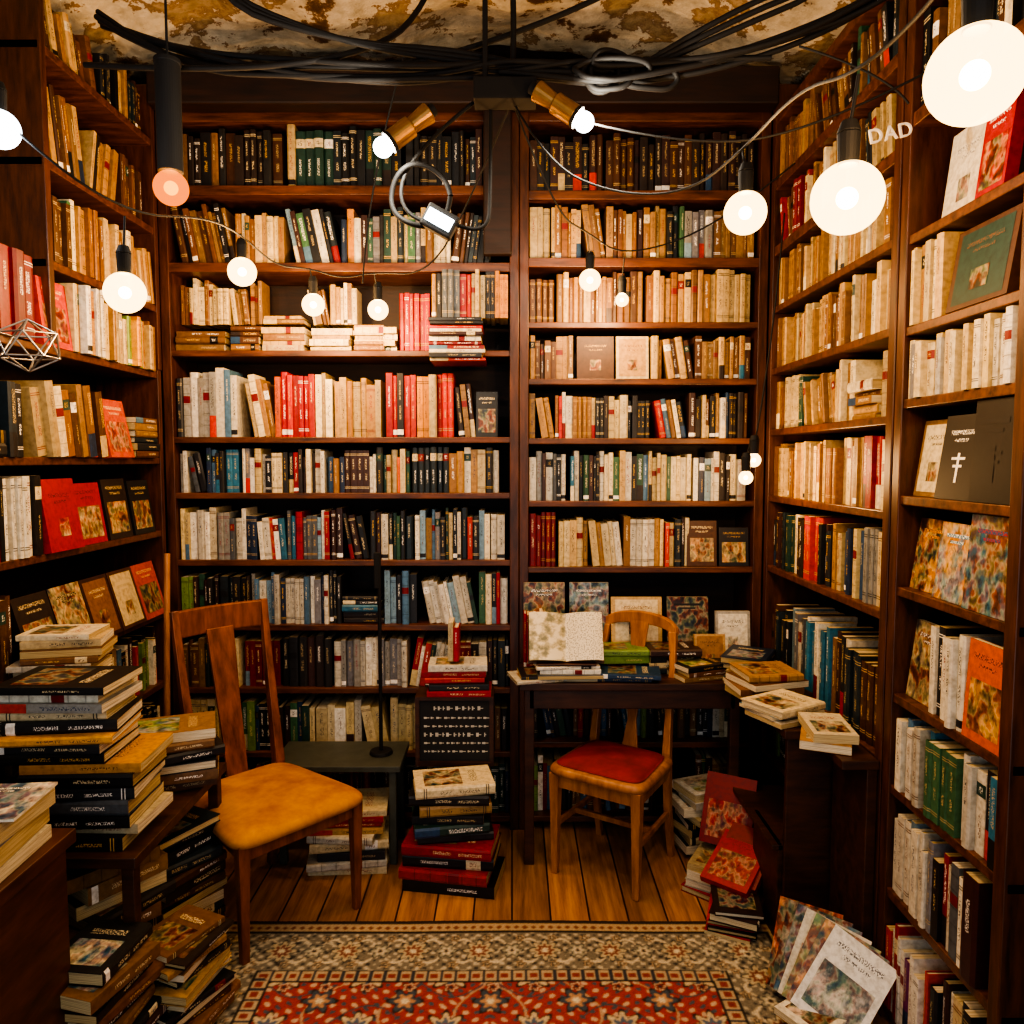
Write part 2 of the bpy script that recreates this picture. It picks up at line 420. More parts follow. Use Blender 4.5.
fill(b,MBK,a0,W,2.81,.27,[(2.6,BROWN[:5]+DARK*2,(.2,.25),(.025,.045),'m'),(.3,CREAM,(.26,.265),(.03,.035),'s'),(1,GRN[:1],(.23,.24),(.035,.04),'s'),(1.6,[GRN[0],DARK[5],DARK[3]],(.22,.25),(.03,.045),'m'),(2,DARK+BROWN[2:3],(.2,.25),(.02,.04),'m')])
fill(b,MBK,a0,W,2.49,.28,[(1.6,DARK+BROWN,(.18,.24),N,'L'),(1.2,TAN+CREAM,(.18,.22),N,'m'),(1.4,MIXD,(.2,.25),N,'L'),(2.6,MIX,(.18,.25),N,'m'),(1.2,BROWN+DARK,(.18,.24),N,'R')])
fill(b,MBK,a0,.95,2.12,.34,[(1,TAN+BROWN,(.08,.12),(.02,.035),'F'),(1.4,CREAM+TAN,(.09,.12),(.015,.03),'F')],foff=-.01)
fill(b,MBK,a0,.82,2.245,.22,[(1,TAN+BROWN+CREAM,(.15,.2),(.012,.026),'m')],foff=-.09,wd=(.1,.13))
fill(b,MBK,.82,1.15,2.12,.33,[(1.3,CREAM,(.1,.14),(.02,.03),'F'),(.9,RED[2:3]+RED[:1],(.24,.25),(.02,.022),'m')])
fill(b,MBK,1.15,W-.005,2.065,.25,[(1,DARK+RED+WHITE,(.18,.19),(.012,.02),'F')],foff=.1,wd=(.17,.2))
fill(b,MBK,1.16,W-.005,2.255,.22,[(1,MIX,(.18,.2),(.015,.028),'m')],foff=.02)
fill(b,MBK,a0,W,1.75,.34,[(1.7,BLU[1:3]+GRY+DARK[:2]+WHITE,(.25,.31),(.02,.038),'m'),(.9,CREAM+TAN,(.22,.28),N,'L'),(1.0,RED[:2]+RED[:2]+ORG[:1],(.25,.29),(.016,.03),'m'),(.5,CREAM,(.24,.28),N,'m'),(1.3,CREAM+TAN,(.22,.26),(.02,.04),'m'),(.8,RED+DARK[:2],(.26,.28),(.02,.03),'m'),(.5,ORG+CREAM,(.25,.27),N,'m'),(.5,RED,(.27,.28),(.02,.024),'s'),(.7,MIXD,(.2,.25),N,'L'),(.55,DARK,(.2,.22),N,'O')])
fill(b,MBK,a0,W,1.508,.21,[(1.5,BLU+WHITE+DARK+GRY,(.17,.2),N,'m'),(2,MIXW,(.15,.2),T2,'m'),(2,MIX,(.15,.2),T2,'m'),(1,BROWN+DARK,(.17,.2),N,'s'),(1.3,MIX,(.17,.2),N,'m')])
fill(b,MBK,a0,W,1.214,.26,[(1,WHITE+CREAM,(.2,.235),N,'m'),(3,WHITE*2+RED+BLU+GRY,(.18,.235),T2,'m'),(1.5,WHITE+DARK,(.2,.23),N,'m'),(.7,GRN[:2]+DARK,(.19,.22),N,'m'),(2,MIXW,(.18,.23),T2,'m'),(.5,WHITE,(.19,.2),N,'m')])
fill(b,MBK,a0,W,.927,.25,[(1,GRN+GRY+DARK,(.19,.23),N,'m'),(.8,DARK,(.2,.22),N,'m'),(2,WHITE+BLU+GRY,(.19,.23),T2,'m'),(2.4,DARK*3+WHITE+BLU,(.2,.24),N,'m'),(1.5,WHITE*3+GRN[3:]+BLU,(.18,.22),T2,'L'),(.8,MIXW,(.2,.23),N,'m')])
fill(b,MBK,a0,W,.645,.25,[(1.6,DARK+BROWN+CREAM,(.19,.22),N,'m'),(1,RED[2:3],(.2,.21),(.02,.03),'m'),(1.4,DARK,(.21,.23),(.03,.045),'m'),(2,WHITE*2+GRY,(.2,.225),N,'m'),(1.2,MIXW+RED,(.19,.22),T2,'R'),(.9,RED+WHITE+DARK,(.19,.21),N,'m'),(.6,DARK,(.2,.22),N,'m')])
fill(b,MBK,a0,W,.355,.26,[(1.5,CREAM+DARK,(.19,.23),N,'m'),(2.0,MIXD+CREAM,(.19,.23),N,'m'),(3.2,CREAM+WHITE,(.19,.24),(.03,.05),'m'),(2,DARK+BROWN,(.19,.22),N,'m')])
fill(b,MBK,a0,W,.06,.26,[(3,MIXD,(.19,.24),N,'m'),(1,RED,(.2,.22),N,'m'),(3,MIXD,(.19,.24),N,'m')],foff=-.04)
b.build('shelved_books')
b=MB(); W=1.015; BT=TAN+BROWN*2
fill(b,MBR,a0,W,2.79,.28,[(1,DARK[2:3]+BROWN[2:3]+DARK,(.2,.24),(.025,.04),'m'),(2,[DARK[2],BROWN[2],DARK[4]],(.2,.25),(.025,.035),'m')])
fill(b,MBR,a0,W,2.51,.25,[(.5,CREAM,(.2,.22),N,'m'),(2,TAN+BROWN[:2],(.19,.23),T2,'m'),(1,GRN+DARK+TAN,(.19,.23),N,'m'),(.8,GRN[1:3]+GRY,(.19,.22),N,'m'),(1,BROWN,(.19,.22),N,'m')])
fill(b,MBR,a0,W,2.24,.24,[(.6,BROWN,(.17,.2),N,'m'),(2,BT,(.18,.22),T2,'m'),(2.4,TAN+BROWN,(.19,.225),(.02,.03),'m')])
fill(b,MBR,a0,.24,2.0,.21,[(1.0,BT,(.15,.19),T2,'m')])
faceout(b,MBR,.25,2.001,.16,.185,.02,BROWN[2],GOLD,BROWN[2],TAN[0],.1,-.02,2)
faceout(b,MBR,.42,2.001,.14,.185,.02,CREAM[1],BROWN[0],TAN[0],BROWN[2],.1,-.02,2)
fill(b,MBR,.57,W,2.0,.21,[(2,BT+TAN,(.16,.19),N,'m')])
fill(b,MBR,a0,W,1.745,.22,[(1.5,MIXW+TAN,(.17,.2),T2,'m'),(1,DARK+CREAM,(.16,.19),N,'m'),(2,CREAM+BROWN+MIXD,(.17,.2),T2,'m')])
fill(b,MBR,a0,W,1.473,.24,[(1,GRY+WHITE+DARK,(.19,.22),N,'m'),(2,MIXW,(.19,.22),T2,'m'),(1,GRN[1:2]+CREAM,(.18,.21),T2,'m'),(1.4,MIX,(.18,.22),T2,'m')])
fill(b,MBR,a0,.76,1.184,.26,[(.55,RED[2:3]+[lin('6a1f3a')],(.22,.24),(.02,.03),'m'),(2,CREAM+TAN+WHITE,(.19,.22),N,'m'),(.5,RED+DARK+CREAM,(.19,.22),T2,'m')])
faceout(b,MBR,.74,1.185,.13,.2,.02,BROWN[2],CREAM[0],BROWN[2],CREAM[3],.1,-.02,0)
faceout(b,MBR,.88,1.185,.13,.17,.02,DARK[0],TAN[0],DARK[0],TAN[2],.1,-.02,0)
fill(b,MBR,a0,W,.40,.28,[(3,MIXD,(.2,.26),N,'m')],foff=-.06)
fill(b,MBR,a0,W,.06,.3,[(3,MIXD,(.2,.26),N,'m')],foff=-.06)
b.build('shelved_books')
MR1=frame((1.1,3.29,0),(0,-1,0),(-1,0,0),(0,0,1))
S1=[.06,.40,.76,1.2,1.5,1.78,2.035,2.29,2.54,2.81,3.08]
case('bookcase',MR1,1.09,3.2,S1,.27,[0,1.05])
b=MB(); W=1.045
fill(b,MR1,a0,W,2.81,.26,[(1,BROWN+TAN,(.18,.24),N,'m'),(1,TAN+BROWN,(.18,.24),N,'L'),(1,MIXD,(.18,.24),N,'m')])
fill(b,MR1,a0,W,2.54,.25,[(1,RED+BROWN+TAN,(.18,.23),N,'m'),(1.5,TAN+CREAM+BROWN,(.18,.23),N,'m'),(1,DARK+CREAM,(.18,.23),N,'L')])
fill(b,MR1,a0,W,2.29,.23,[(1,TAN+BROWN,(.17,.21),N,'m'),(1,CREAM+RED[:1]+TAN,(.17,.2),N,'m'),(1.5,WHITE+TAN+CREAM,(.17,.21),N,'m')])
fill(b,MR1,a0,W,2.035,.24,[(2,CREAM+GRN[1:3]+TAN,(.17,.21),T2,'m'),(2,TAN+CREAM+BROWN,(.17,.22),N,'m')])
fill(b,MR1,a0,W,1.78,.235,[(1,GRN+TAN+CREAM,(.17,.21),N,'m'),(1,TAN+BROWN,(.17,.21),N,'L'),(1.4,TAN+CREAM,(.18,.21),N,'m')])
fill(b,MR1,a0,W,1.5,.26,[(1,BROWN+TAN,(.18,.22),N,'m'),(2,CREAM+TAN,(.19,.23),T2,'m'),(.45,RED[:1],(.22,.24),(.03,.04),'m'),(.3,CREAM,(.2,.22),N,'m')])
fill(b,MR1,a0,W,1.2,.28,[(1,DARK+GRN[:3],(.19,.24),N,'m'),(2,MIX,(.19,.24),N,'m'),(1.5,GRY+BLU+CREAM,(.2,.25),(.02,.04),'m')])
fill(b,MR1,a0,W,.76,.4,[(1,DARK+BROWN,(.2,.28),N,'m'),(2,WHITE+GRY+BLU,(.22,.3),N,'m'),(2,DARK+WHITE+BROWN,(.22,.3),(.02,.04),'m')])
fill(b,MR1,a0,W,.40,.33,[(3,MIXD,(.2,.26),N,'m')])
b.build('shelved_books')
MR2=frame((1.1,2.19,0),(0,-1,0),(-1,0,0),(0,0,1))
S2=[.05,.40,.71,.98,1.29,1.55,1.82,2.02,2.27,2.6,3.08]
case('bookcase',MR2,.56,3.2,S2,.27,[.0,.52])
b=MB(); W=.515; x0=.045
fill(b,MR2,x0,W,2.6,.3,[(1,DARK+BROWN,(.2,.27),N,'m')])
faceout(b,MR2,.10,2.271,.17,.24,.03,WHITE[1],GRY[0],WHITE[1],GRY[1],.12,-.05,2)
faceout(b,MR2,.30,2.271,.11,.22,.03,RED[0],WHT,RED[1],BROWN[2],.12,-.02,0)
fill(b,MR2,x0,.2,2.02,.24,[(1,CREAM+TAN,(.2,.22),N,'m')],foff=0)
faceout(b,MR2,.23,2.021,.24,.2,.03,BROWN[2],BROWN[0],GRN[0],BROWN[2],.15,.0,2)
fill(b,MR2,x0,W,1.82,.185,[(1,CREAM+GRY,(.14,.165),N,'m'),(1,WHITE+CREAM,(.15,.17),(.015,.03),'m')],foff=.0)
faceout(b,MR2,.05,1.551,.15,.21,.025,BROWN[3],BLACK,CREAM[0],BROWN[1],.14,-.03,2)
faceout(b,MR2,.20,1.551,.16,.215,.025,BLACK,WHT,tilt=.14,foff=-.005,sty=3)
faceout(b,MR2,.36,1.551,.16,.24,.035,BLACK,BLACK,tilt=.05,foff=.0,sty=3)
faceout(b,MR2,.05,1.291,.15,.2,.02,ORG[1],BLACK,ORG[3],DARK[0],.14,-.03,1)
faceout(b,MR2,.2,1.291,.15,.2,.02,BLU[4],WHT,BLU[2],ORG[3],.12,-.01,1)
faceout(b,MR2,.35,1.291,.17,.23,.03,BLU[0],RED[0],BLU[4],BROWN[0],.08,.0,1)
faceout(b,MR2,.05,.981,.15,.22,.02,BROWN[4],WHT,BROWN[2],CREAM[3],.12,-.03,1)
fill(b,MR2,.2,.37,.98,.3,[(1,GRN[:2]+DARK+WHITE*2+RED[:1],(.2,.24),N,'m')],foff=.0)
faceout(b,MR2,.37,.981,.15,.24,.02,ORG[0],BLACK,ORG[3],BROWN[0],.06,.0,0)
fill(b,MR2,x0,W,.71,.25,[(1,WHITE+BLU[1:2],(.19,.23),N,'m'),(1,[GRN[2],BLU[4]]*2+WHITE,(.19,.22),(.02,.035),'m'),(1,BLU+DARK[:2]+GRY+WHITE,(.2,.23),(.02,.04),'m')],foff=.0)
fill(b,MR2,x0,W,.40,.29,[(1,WHITE*2+RED[:1]+BLU,(.2,.26),N,'m'),(1.4,DARK[:2]+GRY+WHITE*2+RED[:1],(.2,.26),(.02,.04),'m'),(.7,BROWN[2:3]+[lin('3a1a1a')],(.25,.26),(.06,.08),'m')],foff=.0)
fill(b,MR2,x0,W,.05,.33,[(1,WHITE*2+RED+[lin('6a2a5a')]*2,(.2,.28),N,'m'),(1,MIXW,(.2,.28),(.02,.04),'m')],foff=.0)
b.build('shelved_books')
ML=frame((-1.5,2.0,0),(0,1,0),(1,0,0),(0,0,1))
SLF=[.06,.40,.70,1.0,1.35,1.66,2.02]
case('bookcase',ML,1.28,2.03,SLF,.26,[0,1.24],ut=.03)
ML2=frame((-1.5,2.5,0),(0,1,0),(1,0,0),(0,0,1))
bb=BX(ML2)
for z in (2.3,2.62,2.98): bb.box((0,-.26,z-.028),(.78,0,z),0)
for u in (0,.75): bb.box((u,-.26,2.031),(u+.03,.006,3.2),1)
bb.box((0,-.275,2.031),(.78,-.262,3.2),2)
bb.build('upper_bookcase',[W_CASE,W_CASEV,W_BEAM])
b=MB(); x0=.035
fill(b,ML2,x0,.745,2.98,.22,[(1,TAN+BROWN,(.16,.2),N,'L'),(1,TAN+DARK,(.16,.2),N,'m')])
fill(b,ML2,x0,.745,2.62,.32,[(1,BROWN+TAN,(.18,.27),N,'L'),(1,DARK+TAN,(.18,.24),N,'R'),(.6,BROWN,(.2,.24),N,'m')])
fill(b,ML2,x0,.745,2.3,.3,[(.7,GRN[:3]+BROWN,(.2,.24),N,'m'),(2,CREAM+TAN,(.22,.26),N,'m'),(.8,TAN,(.2,.24),N,'L')],foff=-.0)
RB=[lin('8c0c16'),lin('6e0c18')]
fill(b,ML,x0,.24,2.021,.27,[(1,MIX,(.2,.25),N,'m')],foff=.02)
fill(b,ML,.24,.46,2.021,.27,[(.95,RB,(.255,.26),(.05,.07),'m')],foff=.02,wd=(.17,.21))
faceout(b,ML,.47,2.021,.16,.22,.03,RED[3],CREAM[0],ORG[2],RED[2],.1,.0,0)
fill(b,ML,.63,1.24,2.021,.27,[(1.5,CREAM+WHITE+TAN[:2],(.19,.25),N,'m'),(.8,GRN[3:]+ORG+CREAM,(.17,.2),N,'m'),(.6,TAN,(.17,.2),N,'m')],foff=.02,wd=(.17,.21))
fill(b,ML,x0,.38,1.66,.3,[(1.3,DARK+RED[2:3],(.22,.25),(.03,.05),'m')],foff=.02)
fill(b,ML,.38,.8,1.66,.3,[(1.4,CREAM[3:4]+TAN+CREAM+BROWN,(.22,.26),(.03,.05),'L')],foff=.02)
faceout(b,ML,.8,1.661,.17,.22,.03,ORG[2],CREAM[0],ORG[0],RED[2],.2,.03,0)
faceout(b,ML,.72,1.661,.16,.2,.03,RED[3],CREAM[0],ORG[2],RED[2],.15,.01,0)
fill(b,ML,1.0,1.24,1.66,.3,[(.7,DARK+BROWN,(.15,.2),N,'F')],foff=.02)
fill(b,ML,x0,.42,1.35,.28,[(1,RED[:1]+DARK+WHITE,(.22,.26),N,'m')],foff=.0)
faceout(b,ML,.43,1.351,.19,.24,.03,RED[0],BLACK,RED[0],CREAM[1],.15,.02,2)
faceout(b,ML,.63,1.351,.18,.22,.03,RED[0],BLACK,CREAM[1],TAN[4],.15,.0,0)
faceout(b,ML,.83,1.351,.17,.23,.03,DARK[2],CREAM[3],BROWN[2],TAN[0],.15,.0,0)
faceout(b,ML,1.02,1.351,.17,.22,.03,DARK[0],CREAM[3],DARK[2],BROWN[1],.15,.0,0)
fill(b,ML,x0,.3,1.0,.32,[(1,DARK[2:5]+BROWN,(.2,.25),N,'m')],foff=-.0)
for i,(c,a_,k_) in enumerate(((DARK[2],BROWN[2],TAN[0]),(DARK[0],DARK[4],CREAM[3]),(DARK[4],TAN[4],DARK[0]),(BROWN[2],CREAM[1],BROWN[1]),(ORG[2],BROWN[1],DARK[2]))):
    faceout(b,ML,.31+.185*i,1.001,.18,.23,.02,c,CREAM[1],a_,k_,.28,.02,[0,1,2,2,0][i])
for z in (.06,.40,.70):
    fill(b,ML,x0,1.24,z,.28,[(1,MIXD,(.19,.24),N,'m')])
b.build('shelved_books')

# ------------------------------------------------------------ rug
RX0,RX1,RY0,RY1=-1.08,.95,.9,2.6
nx,ny=500,420
gx=np.linspace(RX0,RX1,nx); gy=np.linspace(RY0,RY1,ny); GX,GY=np.meshgrid(gx,gy)
def L3(h): return np.array(lin(h)[:3])
dx=np.minimum(GX-RX0,RX1-GX); dy=np.minimum(GY-RY0,RY1-GY); e=np.minimum(dx,dy)
A=np.where(dx<dy,GY,GX); B=e
col=np.zeros((ny,nx,3))+L3('352a22')
def put(mask,c): col[mask]=L3(c)
def rosette(ax,bx,Rr,n,c1,c2,c3,reg):
    r=np.hypot(ax,bx); th=np.arctan2(bx,ax); ro=Rr*(.78+.22*np.cos(n*th))
    put(reg&(r<ro*1.18),'2a2624'); put(reg&(r<ro),c1); put(reg&(r<ro*.66),c2); put(reg&(r<ro*.3),c3)
def cell(a,p,o=0): return (a+o)%p-p/2
g=(B>.02)&(B<.06); put(g,'b49c78'); put(g&(np.abs(cell(A,.03))+np.abs(B-.04)<.011),'7a4a3a')
put((B>.06)&(B<.066),'15120f')
g=(B>.07)&(B<.26); put(g,'7c7666')
fl=np.sin(A*150)*np.sin(B*170)+.6*np.sin(A*83+2)*np.cos(B*97); put(g&(fl>.45),'beb49c'); put(g&(fl<-.8),'3a3630')
for ph,s in ((0,1),(.11,-1)):
    put(g&(np.abs((B-.165)-s*.06*np.sin(2*np.pi*A/.22))<.006),'ccc0a4')
rosette(cell(A,.22),B-.165,.052,8,'c0b290','7a4438','d8ccaa',g)
rosette(cell(A,.22,.11),B-.165,.034,6,'9a9884','ccc0a4','3a2a24',g)
rosette(cell(A,.11,.027),B-.1,.018,5,'b09876','33302a','ccc0a4',g); rosette(cell(A,.11,.027),B-.232,.018,5,'b09876','33302a','ccc0a4',g)
put((B>.26)&(B<.267),'15120f'); g=(B>.267)&(B<.31); put(g,'b8a484'); put(g&(np.abs(cell(A,.045))<.012)&(np.abs(B-.288)<.012),'8a3a2e'); put(g&(np.abs(cell(A,.045,.022))<.005),'2c3440')
put((B>.31)&(B<.32),'1d1a1c')
g=B>=.32; put(g,'a23a30')
fx=GX+.065; fl=np.sin(np.abs(fx)*95+np.sin(GY*30))*np.sin(GY*105+np.sin(np.abs(fx)*25)*2); put(g&(fl>.6),'c8ac90'); put(g&(fl<-.7),'4a5662')
put(g&(np.abs(np.sin(np.abs(fx)*14+1.5*np.sin(GY*11)))<.06),'b8987a'); put(g&(np.abs(np.sin(GY*15+1.3*np.sin(np.abs(fx)*13)))<.05),'46525c')
rosette(cell(fx,.26),cell(GY,.22),.062,8,'ccb894','56667a','b04a3c',g)
rosette(cell(fx,.26,.13),cell(GY,.22,.11),.05,6,'46525e','b88e6a','d8ccaa',g)
rosette(cell(fx,.13,.06),cell(GY,.22,.05),.022,5,'d0b496','7d2a22','2a3038',g)
col[1:-1,1:-1]=.5*col[1:-1,1:-1]+.125*(col[:-2,1:-1]+col[2:,1:-1]+col[1:-1,:-2]+col[1:-1,2:])
col*=np.random.uniform(.78,1.1,(ny,nx,1))
zz=.012+.0012*np.random.rand(ny,nx)+.004*np.maximum(0,np.sin(GX*4+GY*3))
co=np.stack([GX,GY,zz],-1).reshape(-1,3)
idx=np.arange(nx*ny).reshape(ny,nx)
fc=np.stack([idx[:-1,:-1],idx[:-1,1:],idx[1:,1:],idx[1:,:-1]],-1).reshape(-1,4)
per=np.concatenate([idx[0,:],idx[1:,-1],idx[-1,-2::-1],idx[-2:0:-1,0]]); nb=len(co)
sk=co[per].copy(); sk[:,2]=.001; co=np.vstack([co,sk]); k=np.arange(len(per)); k2=(k+1)%len(per)
fs=np.stack([per[k],nb+k,nb+k2,per[k2]],-1); fc=np.vstack([fc,fs])
me=bpy.data.meshes.new('persian_rug'); me.vertices.add(len(co)); me.vertices.foreach_set('co',co.ravel())
me.loops.add(fc.size); me.loops.foreach_set('vertex_index',fc.ravel()); me.polygons.add(len(fc)); me.polygons.foreach_set('loop_start',np.arange(0,fc.size,4)); me.polygons.foreach_set('loop_total',np.full(len(fc),4))
me.update(calc_edges=True); me.validate()
ca=me.color_attributes.new('Col','FLOAT_COLOR','POINT'); cc=np.ones((len(co),4)); cc[:nx*ny,:3]=col.reshape(-1,3); cc[nx*ny:,:3]=.03; ca.data.foreach_set('color',cc.ravel())
m,nt,bs=newmat('rug_wool'); at=attr(nt,'Col'); link(nt,at.outputs['Color'],bs.inputs['Base Color']); bs.inputs['Roughness'].default_value=.95
tc=node(nt,'ShaderNodeTexCoord'); n=noise(nt,tc.outputs['Object'],250,2); bump(nt,bs,n.outputs['Fac'],.5,.003)
me.materials.append(m); o=bpy.data.objects.new('persian_rug',me); COLL.objects.link(o)

# ------------------------------------------------------------ chairs
def fabric(name,c1,c2):
    m,nt,b=newmat(name); tc=node(nt,'ShaderNodeTexCoord'); n=noise(nt,tc.outputs['Object'],9,6)
    r=ramp(nt,n.outputs['Fac'],[(.3,lin(c1)),(.65,lin(c2))]); link(nt,r.outputs['Color'],b.inputs['Base Color']); b.inputs['Roughness'].default_value=.8
    n2=noise(nt,tc.outputs['Object'],300,2); bump(nt,b,n2.outputs['Fac'],.3,.002); return m
def seat(wf,wb,dp,z0,z1,mat,par,dome=.02):
    V=[];F=[];n=48
    def outline(s):
        P=[]
        for i in range(n):
            a=2*math.pi*i/n; c,sn=math.cos(a),math.sin(a); q=.28
            X=math.copysign(abs(c)**q,c); Y=math.copysign(abs(sn)**q,sn)
            w=(wf+(wb-wf)*(Y+1)/2)/2; P.append((X*w*s,Y*dp/2*s))
        return P
    rings=[(.94,z0),(.985,z0+.004),(1,z0+(z1-z0)*.4),(.99,z1-.012),(.95,z1-.002),(.85,z1+dome*.35),(.6,z1+dome*.8),(.3,z1+dome),(.02,z1+dome)]
    for s,z in rings:
        for p in outline(s): V.append((p[0],p[1],z))
    for k in range(len(rings)-1):
        for i in range(n): j=(i+1)%n; F.append((k*n+i,k*n+j,(k+1)*n+j,(k+1)*n+i))
    F.append(tuple(range(n))); F.append(tuple((len(rings)-1)*n+i for i in range(n)))
    return mk('seat',V,F,mat,par,smooth=True)
def chair(loc,rot,wf,wb,dp,hs,hb,wd,fab,style):
    E=empty('dining_chair',loc,rot); yf=-dp/2+.03; yb=dp/2-.02; fx=wf/2-.03; bx=wb/2-.02
    for i,s in enumerate((-1,1)):
        sweep(f'front_leg_{i+1}',[(s*fx,yf,0),(s*fx,yf,hs*.5),(s*fx,yf,hs-.045)],[.026,.034,.042],[.026,.034,.042],(1,0,0),wd,E)
        if style=='arch':
            pts=[(s*bx,yb+.06,0),(s*bx,yb+.015,hs*.5),(s*bx,yb,hs),(s*(bx-.004),yb+.03,hs+.18),(s*(bx-.002),yb+.06,hs+.34),(s*(bx-.015),yb+.085,hb-.05)]
            sweep(f'back_post_{i+1}',pts,[.026,.03,.034,.026,.026,.034],[.028,.032,.036,.03,.028,.026],(1,0,0),wd,E)
        else:
            pts=[(s*bx,yb+.07,0),(s*bx,yb+.02,hs*.5),(s*bx,yb,hs),(s*bx,yb+.03,hs+.2),(s*(bx+.005),yb+.075,hs+.42),(s*(bx+.01),yb+.11,hb)]
            sweep(f'back_post_{i+1}',pts,[.03,.034,.038,.034,.03,.028],[.032,.036,.045,.036,.03,.024],(1,0,0),wd,E)
    z=hs-.075
    sweep('front_apron',[(-fx,yf,z),(fx,yf,z)],.055,.02,(0,0,1),wd,E,.002)
    sweep('back_apron',[(-bx,yb,z),(bx,yb,z)],.055,.02,(0,0,1),wd,E,.002)
    for i,s in enumerate((-1,1)):
        sweep(f'side_apron_{i+1}',[(s*fx,yf,z),(s*bx,yb,z)],.055,.02,(0,0,1),wd,E,.002)
        if style=='arch':
            sweep(f'stretcher_{i+1}',[(s*fx,yf,.2),(s*bx,yb+.04,.2)],.022,.016,(0,0,1),wd,E,.002)
    if style=='arch':
        sweep('cross_stretcher',[(-fx*.97,0,.2),(fx*.97,0,.2)],.022,.016,(0,0,1),wd,E,.002)
        P=[];w_=[]
        for i in range(13):
            a=math.pi*i/12; P.append((-math.cos(a)*(bx-.01),yb+.085+.012*math.sin(a),hb-.06+.055*math.sin(a)**.8)); w_.append(.034+.016*math.sin(a))
        sweep('crest_rail',P,.026,w_,(0,1,0),wd,E)
        sweep('splat',[(0,yb,hs-.02),(0,yb+.02,hs+.1),(0,yb+.04,hs+.22),(0,yb+.065,hs+.34),(0,yb+.09,hb-.02)],[.075,.04,.06,.05,.085],.012,(1,0,0),wd,E,.003)
        seat(wf+.01,wb+.03,dp+.01,hs-.05,hs-.015,wd,E,.002).name='seat_frame'
        seat(wf-.03,wb-.03,dp-.04,hs-.016,hs-.002,fab,E,.012)
    else:
        P=[]
        for i in range(9):
            a=i/8*2-1; P.append((a*(bx+.012),yb+.105+.03*(1-a*a),hb-.055))
        sweep('top_rail',P,.105,.02,(0,0,1),wd,E,.006)
        sweep('splat',[(0,yb,hs-.03),(0,yb+.03,hs+.12),(0,yb+.07,hs+.3),(0,yb+.12,hb-.09)],[.085,.085,.095,.11],.014,(1,0,0),wd,E,.003)
        seat(wf+.035,wb+.04,dp+.03,hs-.055,hs-.015,fab,E,.028)
    return E
F_OR=fabric('ochre_velvet','96560c','c8881c'); F_RD=fabric('red_leatherette','6a100e','961c18')
chair((-.885,2.69,0),math.radians(47),.50,.38,.50,.455,1.09,W_TEAK,F_OR,'plain')
chair((.405,2.98,0),math.radians(-33),.41,.37,.37,.46,.99,W_OAK,F_RD,'arch')

# ------------------------------------------------------------ corner desk
x=BX()
x.box((.03,2.98,.73),(1.085,3.285,.76)); x.box((.90,2.48,.731),(1.09,2.979,.759))
x.box((.05,3.0,.0),(.09,3.04,.73)); x.box((.07,3.0,.65),(.9,3.02,.73)); x.box((.88,3.0,0),(.92,3.04,.73))
x.box((.915,2.47,0),(1.085,2.49,.73)); x.box((.90,2.49,0),(.918,2.75,.35)); x.box((.90,2.45,.73),(1.09,2.478,.76)); x.box((.88,2.49,.33),(1.085,2.97,.35))
x.box((1.06,2.21,0),(1.092,2.449,.73)); x.box((.98,2.20,.731),(1.092,2.449,.759))
x.build('corner_desk',W_DESK)
b=MB(); MD=frame((.05,3.2,0),(1,0,0),(0,-1,0),(0,0,1))
fill(b,MD,.0,.1,.761,.4,[(1,[RED[0],BLU[1],WHITE[0]],(.23,.25),(.012,.018),'m')],foff=.03)
faceout(b,MD,.0,.9,.18,.22,.02,DARK[0],WHT,BROWN[1],DARK[0],.1,-.06,1)
faceout(b,MD,.2,.9,.17,.22,.02,GRY[0],WHT,BLU[2],DARK[0],.1,-.06,1)
faceout(b,MD,.38,.86,.22,.2,.02,TAN[2],BROWN[0],CREAM[0],BROWN[0],.15,-.04,2)
faceout(b,MD,.62,.86,.18,.2,.02,BLACK,BLACK,DARK[0],DARK[1],.12,-.04,1)
faceout(b,MD,.83,.8,.15,.2,.02,GRY[3],BLACK,WHITE[0],GRY[2],.12,-.03,2)
faceout(b,MD,.72,.77,.13,.15,.02,TAN[0],BLACK,TAN[3],BROWN[1],.2,.06,2)
b.build('displayed_books')
stack('book_stack',.46,3.19,.761,.88,.0,(.2,.22),(.13,.15),(.02,.03),MIXD)
stack('book_stack',.66,3.18,.761,.87,.1,(.2,.22),(.14,.16),(.02,.03),MIXD)
zt=stack('book_stack',.22,3.09,.761,.83,.05,(.24,.28),(.17,.2),(.012,.022),WHITE+GRY+BROWN,jit=.06)
stack('book_stack',.12,3.06,.761,.80,.3,(.2,.24),(.15,.16),(.01,.02),WHITE+DARK,jit=.2)
stack('book_stack',.47,3.07,.761,.81,-.05,(.2,.24),(.15,.17),(.01,.02),MIXD+WHITE)
stack('book_stack',.78,3.10,.761,.83,.4,(.2,.24),(.15,.18),(.012,.022),DARK+BROWN+CREAM)
stack('book_stack',.97,3.07,.761,.87,1.0,(.2,.24),(.15,.18),(.015,.03),MIXD+CREAM)
stack('book_stack',.96,2.82,.761,.87,.2,(.2,.26),(.16,.2),(.015,.03),TAN+BROWN+CREAM)
stack('book_stack',.95,2.60,.761,.84,.5,(.2,.24),(.15,.18),(.012,.025),MIX+CREAM)
stack('book_stack',1.0,2.36,.761,.83,1.3,(.19,.22),(.13,.15),(.015,.03),TAN+RED[:1]+CREAM,jit=.15,sh=.005)
E=empty('open_picture_book',(.22,3.03,zt+.006),0)
V=[];F=[];n=12
def pg(t): return .016*math.sin(min(abs(t),1)*math.pi)**.7 if 0<abs(t)<1 else 0
sl=math.radians(62); cs,ss=math.cos(sl),math.sin(sl)
